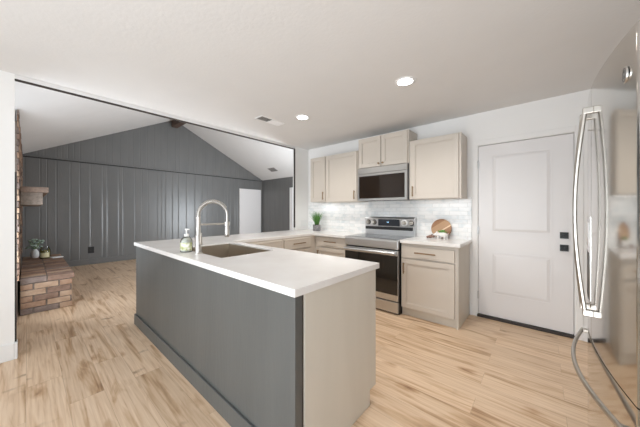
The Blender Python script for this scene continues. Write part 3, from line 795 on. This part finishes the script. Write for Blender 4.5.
B(0.245, 0.262, FN + 0.01, FFAR - 0.01, 0.09, FTOP - 0.02).build('gasket', 'gasket', t)
B(0.24, 0.30, FN + 0.02, FFAR - 0.02, 0.01, 0.085).build('toe_grille', 'gasket', t)
B(0.225, 0.34, FN + 0.01, FN + 0.09, FTOP - 0.005, FTOP + 0.02).build('hinge_cover', 'fridge_side', t)
B(0.225, 0.34, FFAR - 0.09, FFAR - 0.01, FTOP - 0.005, FTOP + 0.02).build('hinge_cover', 'fridge_side', t)
def bow(y, z0, z1, off, door_):
    pts = []; K = 22
    for i in range(K + 1):
        s_ = i / K
        o_ = 0.022 + (off - 0.022) * math.sin(PI * s_)
        pts.append((fx(y) - o_, y, z0 + (z1 - z0) * s_))
    m = MB().tube(pts, 0.0095, 12, flat=(0.75, 1.15), up=(1, 0, 0))
    for z in (z0, z1):
        m.box(fx(y) - 0.03, fx(y) + 0.002, y - 0.011, y + 0.011, z - 0.018, z + 0.008) if z == z1 else m.box(fx(y) - 0.03, fx(y) + 0.002, y - 0.011, y + 0.011, z - 0.008, z + 0.018)
    o = m.build('handle', 'handle', door_, bevel=0.003); o['label'] = 'long bowed stainless handle'
bow(FM - 0.048, 0.852, 1.672, 0.052, d1)
bow(FM + 0.048, 0.852, 1.672, 0.046, d2)
pts = []
for i in range(27):
    s_ = i / 26; y = 1.088 + (1.88 - 1.088) * s_
    pts.append((fx(y) - (0.022 + 0.030 * math.sin(PI * s_)), y, 0.655 - 0.01 * math.sin(PI * s_)))
m = MB().tube(pts, 0.0095, 12, flat=(1.15, 0.75), up=(0, 0, 1))
for y in (1.096, 1.872): m.box(fx(y) - 0.026, fx(y) + 0.003, y - 0.011, y + 0.011, 0.646, 0.664)
o = m.build('handle', 'handle', d3, bevel=0.003); o['label'] = 'long bowed stainless handle'
# round monogram badge on the nearer door
by, bz = 1.14, 1.66; bx = fx(by)
bd = MB().tube([(bx + 0.002, by, bz), (bx - 0.002, by, bz)], 0.023, 28).build('badge', 'chrome', d1); bd['label'] = 'round silver monogram badge'
m = MB()
ring = [(bx - 0.0022, by + 0.019 * math.cos(2 * PI * i / 32), bz + 0.019 * math.sin(2 * PI * i / 32)) for i in range(33)]
m.tube(ring, 0.0012, 6)
# script letters G and E drawn as thin strokes (viewer faces +x, so left is +y)
gl = [(0.002, 0.009), (-0.004, 0.012), (-0.010, 0.008), (-0.012, 0.0), (-0.009, -0.008), (-0.004, -0.010), (0.0, -0.006), (0.0, -0.001), (-0.005, -0.001)]
el = [(0.011, 0.009), (0.006, 0.012), (0.003, 0.007), (0.007, 0.002), (0.003, -0.003), (0.004, -0.009), (0.010, -0.010), (0.013, -0.006)]
for st in (gl, el): m.tube([(bx - 0.0022, by - a, bz + b) for a, b in st], 0.0011, 6)
m.build('monogram', 'grille_dark', bd)
# water dispenser on the farther door
dy0, dy1 = 1.545, 1.765
def curved_plate(y0, y1, z0, z1, out, mtl, name, parent):
    m = MB(); K = 8; n = 0
    for i in range(K + 1):
        y = y0 + (y1 - y0) * i / K
        for z in (z0, z1):
            m.v.append((fx(y) - out, y, z)); m.v.append((fx(y) + 0.004, y, z))
    for i in range(K):
        a = 4 * i; b = 4 * (i + 1)
        m.face((a, a + 2, b + 2, b), True); m.face((a + 2, a + 3, b + 3, b + 2)); m.face((a, b, b + 1, a + 1))
    m.face((0, 1, 3, 2)); e = 4 * K; m.face((e, e + 2, e + 3, e + 1))
    return m.build(name, mtl, parent)
dp = curved_plate(dy0, dy1, 0.86, 1.24, 0.0012, 'fridge', 'water_dispenser', d2)
curved_plate(dy0 + 0.02, dy1 - 0.02, 0.885, 1.085, 0.002, 'grille_dark', 'dispenser_recess', dp)
o = curved_plate(dy0 + 0.03, dy1 - 0.03, 1.115, 1.215, 0.004, 'white', 'control_panel', dp); o['label'] = 'white control panel'

# ---------------------------------------------------------------- small things on the counters
# square pot of grass, turned 45 degrees
px_, py_ = -2.98, 3.33
t = thing('potted_grass', 'small square grey pot of green grass in the counter corner', 'plant', (px_, py_, T))
def rotbox(m, cx, cy, hw, z0, z1, ang, hw2=None):
    hw2 = hw if hw2 is None else hw2
    n = len(m.v)
    for z, h in ((z0, hw), (z1, hw2)):
        for k in range(4):
            a = ang + PI / 4 + k * PI / 2
            m.v.append((cx + h * 1.414 * math.cos(a), cy + h * 1.414 * math.sin(a), z))
    for f in ((3, 2, 1, 0), (4, 5, 6, 7), (0, 1, 5, 4), (1, 2, 6, 5), (2, 3, 7, 6), (3, 0, 4, 7)): m.face([n + i for i in f])
rotm = MB(); rotbox(rotm, px_, py_, 0.056, T, T + 0.105, 0.95, 0.058)
rotm.build('pot', 'pot', t, bevel=0.003)
m = MB(); rotbox(m, px_, py_, 0.05, T + 0.098, T + 0.108, 0.95); m.build('soil', 'soil', t)
m = MB(); rnd = random.Random(4)
for i in range(190):
    a = rnd.uniform(0, 2 * PI); r0 = rnd.uniform(0, 0.035); lean = rnd.uniform(0.01, 0.125); h = rnd.uniform(0.13, 0.25)
    x0 = px_ + r0 * math.cos(a); y0 = py_ + r0 * math.sin(a); w_ = rnd.uniform(0.0025, 0.0045); b_ = rnd.uniform(0, PI)
    wx, wy = math.cos(b_) * w_, math.sin(b_) * w_; n = len(m.v)
    for k, s_ in enumerate((0, 0.35, 0.7, 1.0)):
        q = s_ ** 1.7 * lean; ww = (1, 0.9, 0.6, 0.08)[k]
        cx = x0 + q * math.cos(a); cy = y0 + q * math.sin(a); z = T + 0.105 + h * s_
        m.v += [(cx - wx * ww, cy - wy * ww, z), (cx + wx * ww, cy + wy * ww, z)]
    for k in range(3): m.face((n + 2 * k, n + 2 * k + 1, n + 2 * k + 3, n + 2 * k + 2))
m.build('grass_blades', 'grass', t)

# round striped board leaning on the tiles
tilt = math.radians(12); R_ = 0.122
m = MB().tube([(0, -0.009, 0), (0, 0.009, 0)], R_, 48)
bx_, bz_ = -0.983, T
cy_ = YW - 0.0125 - 0.009 - R_ * math.sin(tilt) - 0.008
def lean(v):
    x, y, z = v
    return (x + bx_, y * math.cos(tilt) + z * math.sin(tilt) + cy_, -y * math.sin(tilt) + z * math.cos(tilt) + bz_ + R_ * math.cos(tilt) + 0.004)
m.v = [lean(v) for v in m.v]
tag(m.build('cutting_board', 'board', bevel=0.003), 'round striped wooden cutting board leaning against the backsplash', 'cutting board')

# white animal planter with greenery
ax_, ay_ = -0.932, 3.365
t = thing('animal_planter', 'white ceramic animal shaped planter in front of the round board', 'planter', (ax_, ay_, T))
m = MB()
m.ball((ax_, ay_, T + 0.055), 0.062, 0.032, 0.032)
m.ball((ax_ - 0.066, ay_ - 0.004, T + 0.058), 0.026, 0.022, 0.023)
m.tube([(ax_ - 0.085, ay_ - 0.004, T + 0.055), (ax_ - 0.102, ay_ - 0.004, T + 0.050)], [0.013, 0.011], 12)
for sx in (-0.045, -0.028, 0.03, 0.047):
    sy = -0.016 if sx in (-0.045, 0.03) else 0.016
    m.tube([(ax_ + sx, ay_ + sy, T + 0.05), (ax_ + sx, ay_ + sy, T)], [0.014, 0.011], 12)
for sy in (-0.014, 0.012):
    m.tube([(ax_ - 0.062, ay_ + sy, T + 0.075), (ax_ - 0.066, ay_ + sy * 1.3, T + 0.095)], [0.010, 0.003], 8)
m.tube([(ax_ + 0.058, ay_, T + 0.065), (ax_ + 0.07, ay_, T + 0.072), (ax_ + 0.072, ay_, T + 0.06)], 0.003, 6)
m.build('body', 'ceramic', t)
m = MB(); rnd = random.Random(9)
for i in range(46):
    a = rnd.uniform(0, 2 * PI); q = rnd.uniform(0, 1); cx = ax_ + 0.045 * q * math.cos(a); cy = ay_ + 0.018 * q * math.sin(a)
    m.ball((cx, cy, T + 0.088 + rnd.uniform(0, 0.022)), 0.009, 0.009, 0.008, 6, 4)
m.build('greenery', 'grass', t)
# brown ornament beside it
m = MB(); ox, oy = -1.083, 3.385
m.ball((ox, oy, T + 0.022), 0.030, 0.020, 0.020).ball((ox + 0.040, oy - 0.004, T + 0.028), 0.017, 0.016, 0.017).ball((ox - 0.03, oy - 0.005, T + 0.016), 0.016, 0.015, 0.0155)
m.tube([(ox + 0.008, oy, T + 0.03), (ox + 0.02, oy, T + 0.05), (ox + 0.035, oy, T + 0.052)], [0.008, 0.006, 0.003], 8)
tag(m.build('wooden_ornament', 'brownwood'), 'small brown wooden ornament left of the white animal planter', 'ornament')

# outlet plates
def outlet(name, label, x, y, z, face, mtl, w=0.037, h=0.058, gangs=1):
    t = thing(name, label, 'outlet', (x, y, z - h))
    W = w * gangs
    if face == '+x':
        B(x, x + 0.006, y - W, y + W, z - h, z + h).build('cover_plate', mtl, t, bevel=0.002)
        for g_ in range(gangs):
            yc = y - W + w * (2 * g_ + 1)
            for dz in (-0.02, 0.02): B(x + 0.006, x + 0.0085, yc - 0.014, yc + 0.014, z + dz - 0.014, z + dz + 0.014).build('socket', mtl, t)
    return t
outlet('power_outlet', 'white double power outlet plate on the wall stub by the counter corner', XO, 3.43, 1.03, '+x', 'white', gangs=2)
outlet('power_outlet', 'black power outlet low on the charcoal panelled wall', XG, 0.99, 0.34, '+x', 'black', w=0.055, h=0.075)

# ---------------------------------------------------------------- ceiling things
def downlight(x, y, lab, seen=True):
    t = thing('recessed_light', lab, 'ceiling light', (x, y, CZ), 'recessed kitchen downlights')
    m = MB(); seg = 36
    for k in range(seg):
        a = 2 * PI * k / seg
        for r_, z in ((0.090, CZ - 0.0005), (0.088, CZ - 0.006), (0.068, CZ - 0.005), (0.066, CZ - 0.001)):
            m.v.append((x + r_ * math.cos(a), y + r_ * math.sin(a), z))
    for k in range(seg):
        j = (k + 1) % seg
        for q in range(3): m.face((4 * k + q, 4 * j + q, 4 * j + q + 1, 4 * k + q + 1)[::-1], True)
    m.build('trim_ring', 'trim', t)
    MB().disc((x, y, CZ - 0.003), 0.067, 0.002).build('lens', 'lamp', t)
    l = bpy.data.lights.new('downlight_beam', 'SPOT'); l.energy = 58; l.spot_size = math.radians(150); l.spot_blend = 0.8; l.shadow_soft_size = 0.06; l.color = (1.0, 0.96, 0.9)
    o = bpy.data.objects.new('downlight_beam', l); C.objects.link(o); o.parent = t; o.location = (0, 0, -0.02)
downlight(-0.938, 2.245, 'round recessed ceiling light nearer the white door')
downlight(-2.265, 2.263, 'round recessed ceiling light nearer the living room opening')


def register(x0, x1, y0, y1, z, lab, name='ceiling_vent'):
    t = thing(name, lab, 'vent', ((x0 + x1) / 2, (y0 + y1) / 2, z))
    f = 0.016
    B(x0, x1, y0, y0 + f, z - 0.006, z).box(x0, x1, y1 - f, y1, z - 0.006, z).box(x0, x0 + f, y0 + f, y1 - f, z - 0.006, z).box(x1 - f, x1, y0 + f, y1 - f, z - 0.006, z).box(x0 + f, x1 - f, (y0 + y1) / 2 - 0.006, (y0 + y1) / 2 + 0.006, z - 0.006, z).build('frame', 'trim', t)
    B(x0 + f, x1 - f, y0 + f, y1 - f, z - 0.0015, z - 0.0005).build('duct_shadow', 'grille_dark', t)
    m = MB(); mid = (y0 + y1) / 2; n_ = 9
    for half, sg in ((0, 1), (1, -1)):
        a = y0 + f if half == 0 else mid + 0.006; b = mid - 0.006 if half == 0 else y1 - f
        for i in range(n_):
            y = a + (b - a) * (i + 0.5) / n_; q = (b - a) / n_ * 0.48
            m.v += [(x0 + f, y - q, z - (0.008 if sg > 0 else 0.002)), (x1 - f, y - q, z - (0.008 if sg > 0 else 0.002)), (x1 - f, y + q, z - (0.002 if sg > 0 else 0.008)), (x0 + f, y + q, z - (0.002 if sg > 0 else 0.008))]
            k = len(m.v) - 4; m.face((k, k + 3, k + 2, k + 1))
    m.build('louvres', 'trim', t)
    return t
register(-2.745, -2.590, 1.885, 2.265, CZ, 'white slatted air register in the flat kitchen ceiling')
# living room register on the slope
sv = -(RZ - 2.42) / (YR - RY)
vt = thing('ceiling_vent', 'small grey air register high on the sloped living room ceiling', 'vent', (-6.81, 5.40, slope_z(5.40)))
m = MB()
def SP(x, y, off): return (x, y, slope_z(y) - off)
def sbox(m, x0, x1, y0, y1, o0, o1):
    n = len(m.v)
    m.v += [SP(x0, y0, o1), SP(x1, y0, o1), SP(x1, y1, o1), SP(x0, y1, o1), SP(x0, y0, o0), SP(x1, y0, o0), SP(x1, y1, o0), SP(x0, y1, o0)]
    for q in ((0, 3, 2, 1), (4, 5, 6, 7), (0, 1, 5, 4), (1, 2, 6, 5), (2, 3, 7, 6), (3, 0, 4, 7)): m.face([n + i for i in q])
sbox(m, -6.98, -6.64, 5.31, 5.49, 0.0, 0.01)
m.build('frame', mat('grey_register_paint', (0.36, 0.34, 0.33), 0.5), vt)
m = MB()
for i in range(6): sbox(m, -6.96, -6.66, 5.325 + i * 0.026, 5.335 + i * 0.026, 0.01, 0.014)
m.build('louvres', 'grille_dark', vt)

# ---------------------------------------------------------------- fireplace
t = thing('fireplace', 'floor to ceiling brick fireplace chimney at the left edge', 'fireplace', (-6.25, -0.2, 0))
YB = -0.066; BX0, BX1 = XG + 0.02, -4.48
m = MB(); m.box(BX0, BX1, YL + 0.002, YB - 0.012, 0, slope_z(YL) - 0.0)
m.cur = 0
rnd = random.Random(2); z = 0.47; row = 0
while z < 2.40:
    x = BX1 - (0.0 if row % 2 else 0.11)
    if row % 2 == 0: m.box(x + 0.005, BX1, YB - 0.01, YB + rnd.uniform(-0.004, 0.004), z, min(z + 0.058, 2.41), 1 + rnd.randrange(4))
    while x > BX0 + 0.05:
        x1 = max(x - 0.21, BX0)
        if not (-6.55 < (x + x1) / 2 < -5.55 and z < 1.15):
            m.box(x1 + 0.005, x - 0.005, YB - 0.014, YB + rnd.uniform(-0.005, 0.005), z, min(z + 0.058, 2.41), 1 + rnd.randrange(4))
        x -= 0.22
    z += 0.070; row += 1
m.build('chimney_breast', ['mortar'] + BR, t)
o = B(-6.55, -5.55, YB - 0.0118, YB - 0.010, 0.47, 1.14).build('firebox', 'firebox', t)  # flat dark sheet in place of a firebox opening

# raised brick hearth
HX0, HX1, HY1, HZ_ = -6.95, -4.72, 0.40, 0.445
m = MB(); m.box(HX0 + 0.012, HX1 - 0.014, YB + 0.006, HY1 - 0.012, 0, HZ_ - 0.07, 0)
rows = 5; rh = (HZ_ - 0.075) / rows
for r_ in range(rows):
    z0 = r_ * rh + 0.004; z1 = (r_ + 1) * rh - 0.004
    y = YB + 0.01 - (0.0 if r_ % 2 else 0.11)
    while y < HY1 - 0.02:   # end face
        a = max(y, YB + 0.008); b = min(y + 0.215, HY1)
        if b - a > 0.03: m.box(HX1 - 0.1, HX1 + rnd.uniform(-0.006, 0.004), a, b - 0.008, z0, z1, 1 + rnd.randrange(4))
        y += 0.222
    x = HX1 - 0.1
    while x > HX0:          # long front
        m.box(max(x - 0.21, HX0), x - 0.008, HY1 - 0.1, HY1 - 0.002 + rnd.uniform(-0.005, 0.004), z0, z1, 1 + rnd.randrange(4)); x -= 0.218
# top course: bricks laid across in two columns
x = HX1 + 0.012
m.box(HX0 + 0.01, HX1 - 0.01, YB + 0.008, HY1 - 0.01, HZ_ - 0.074, HZ_ - 0.006, 0)
while x > HX0:
    for a, b in ((YB + 0.008, 0.160), (0.170, HY1 + 0.012)):
        m.box(max(x - 0.098, HX0), x - 0.006, a, b, HZ_ - 0.068 + rnd.uniform(-0.002, 0.002), HZ_ + rnd.uniform(-0.004, 0.001), 1 + rnd.randrange(4))
    x -= 0.104
tag(m.build('hearth', ['mortar'] + BR, bevel=0.004), 'raised brown brick hearth projecting along the fireplace', 'hearth')

t = thing('mantel_shelf', 'weathered timber mantel with brown top board on the brick fireplace', 'mantel', (-5.9, YB, 1.345))
B(-6.95, -5.02, YB + 0.006, 0.135, 1.345, 1.505).build('beam', 'mantel', t, bevel=0.004)
B(-7.0, -4.95, YB + 0.006, 0.185, 1.505, 1.575).build('top_board', 'mantel_top', t, bevel=0.004)

# things on the hearth
vx, vy = -6.70, 0.085
t = thing('leaf_vase', 'white vase of pale eucalyptus leaves on the hearth', 'vase', (vx, vy, HZ_))
MB().lathe(vx, vy, [(0.04, 0), (0.052, 0.03), (0.052, 0.09), (0.04, 0.12), (0.024, 0.14), (0.026, 0.15)], 20, HZ_).build('vase', 'ceramic', t)
m = MB(); rnd = random.Random(5)
for i in range(30):
    a = rnd.uniform(0, 2 * PI); r0 = rnd.uniform(0.02, 0.10); z = HZ_ + 0.17 + rnd.uniform(0, 0.16)
    m.ball((vx + r0 * math.cos(a), vy + r0 * math.sin(a), z), 0.026, 0.026, 0.014, 8, 5)
st = MB()
for i in range(7):
    a = 2 * PI * i / 7; st.tube([(vx, vy, HZ_ + 0.12), (vx + 0.04 * math.cos(a), vy + 0.05 * math.sin(a), HZ_ + 0.24), (vx + 0.075 * math.cos(a), vy + 0.075 * math.sin(a), HZ_ + 0.30)], 0.003, 6)
m.build('leaves', 'euc', t); st.build('stems', 'grass', t)
jx, jy = -6.5, 0.20
t = thing('glass_jar', 'glass jar with olive coloured filling and cream label beside the white vase', 'jar', (jx, jy, HZ_))
MB().lathe(jx, jy, [(0.06, 0), (0.066, 0.01), (0.066, 0.15), (0.05, 0.19), (0.05, 0.2)], 20, HZ_).build('glass', 'clear', t)
MB().lathe(jx, jy, [(0.056, 0.006), (0.06, 0.012), (0.06, 0.13), (0.05, 0.14)], 20, HZ_).build('filling', 'olive', t)
lb = MB()
for i in range(9):
    a = -PI * 0.30 + PI * 0.55 * i / 8
    for z in (0.02, 0.10): lb.v.append((jx + 0.067 * math.cos(a), jy + 0.067 * math.sin(a), HZ_ + z))
for i in range(8): lb.face((2 * i, 2 * i + 2, 2 * i + 3, 2 * i + 1), True)
lb.build('label', 'yellow', t)
m = MB(); rotbox(m, -6.45, 0.335, 0.07, HZ_ + 0.001, HZ_ + 0.012, 0.3)
tag(m.build('paper_stack', 'paper', bevel=0.001), 'small stack of white paper lying at the hearth edge', 'paper')
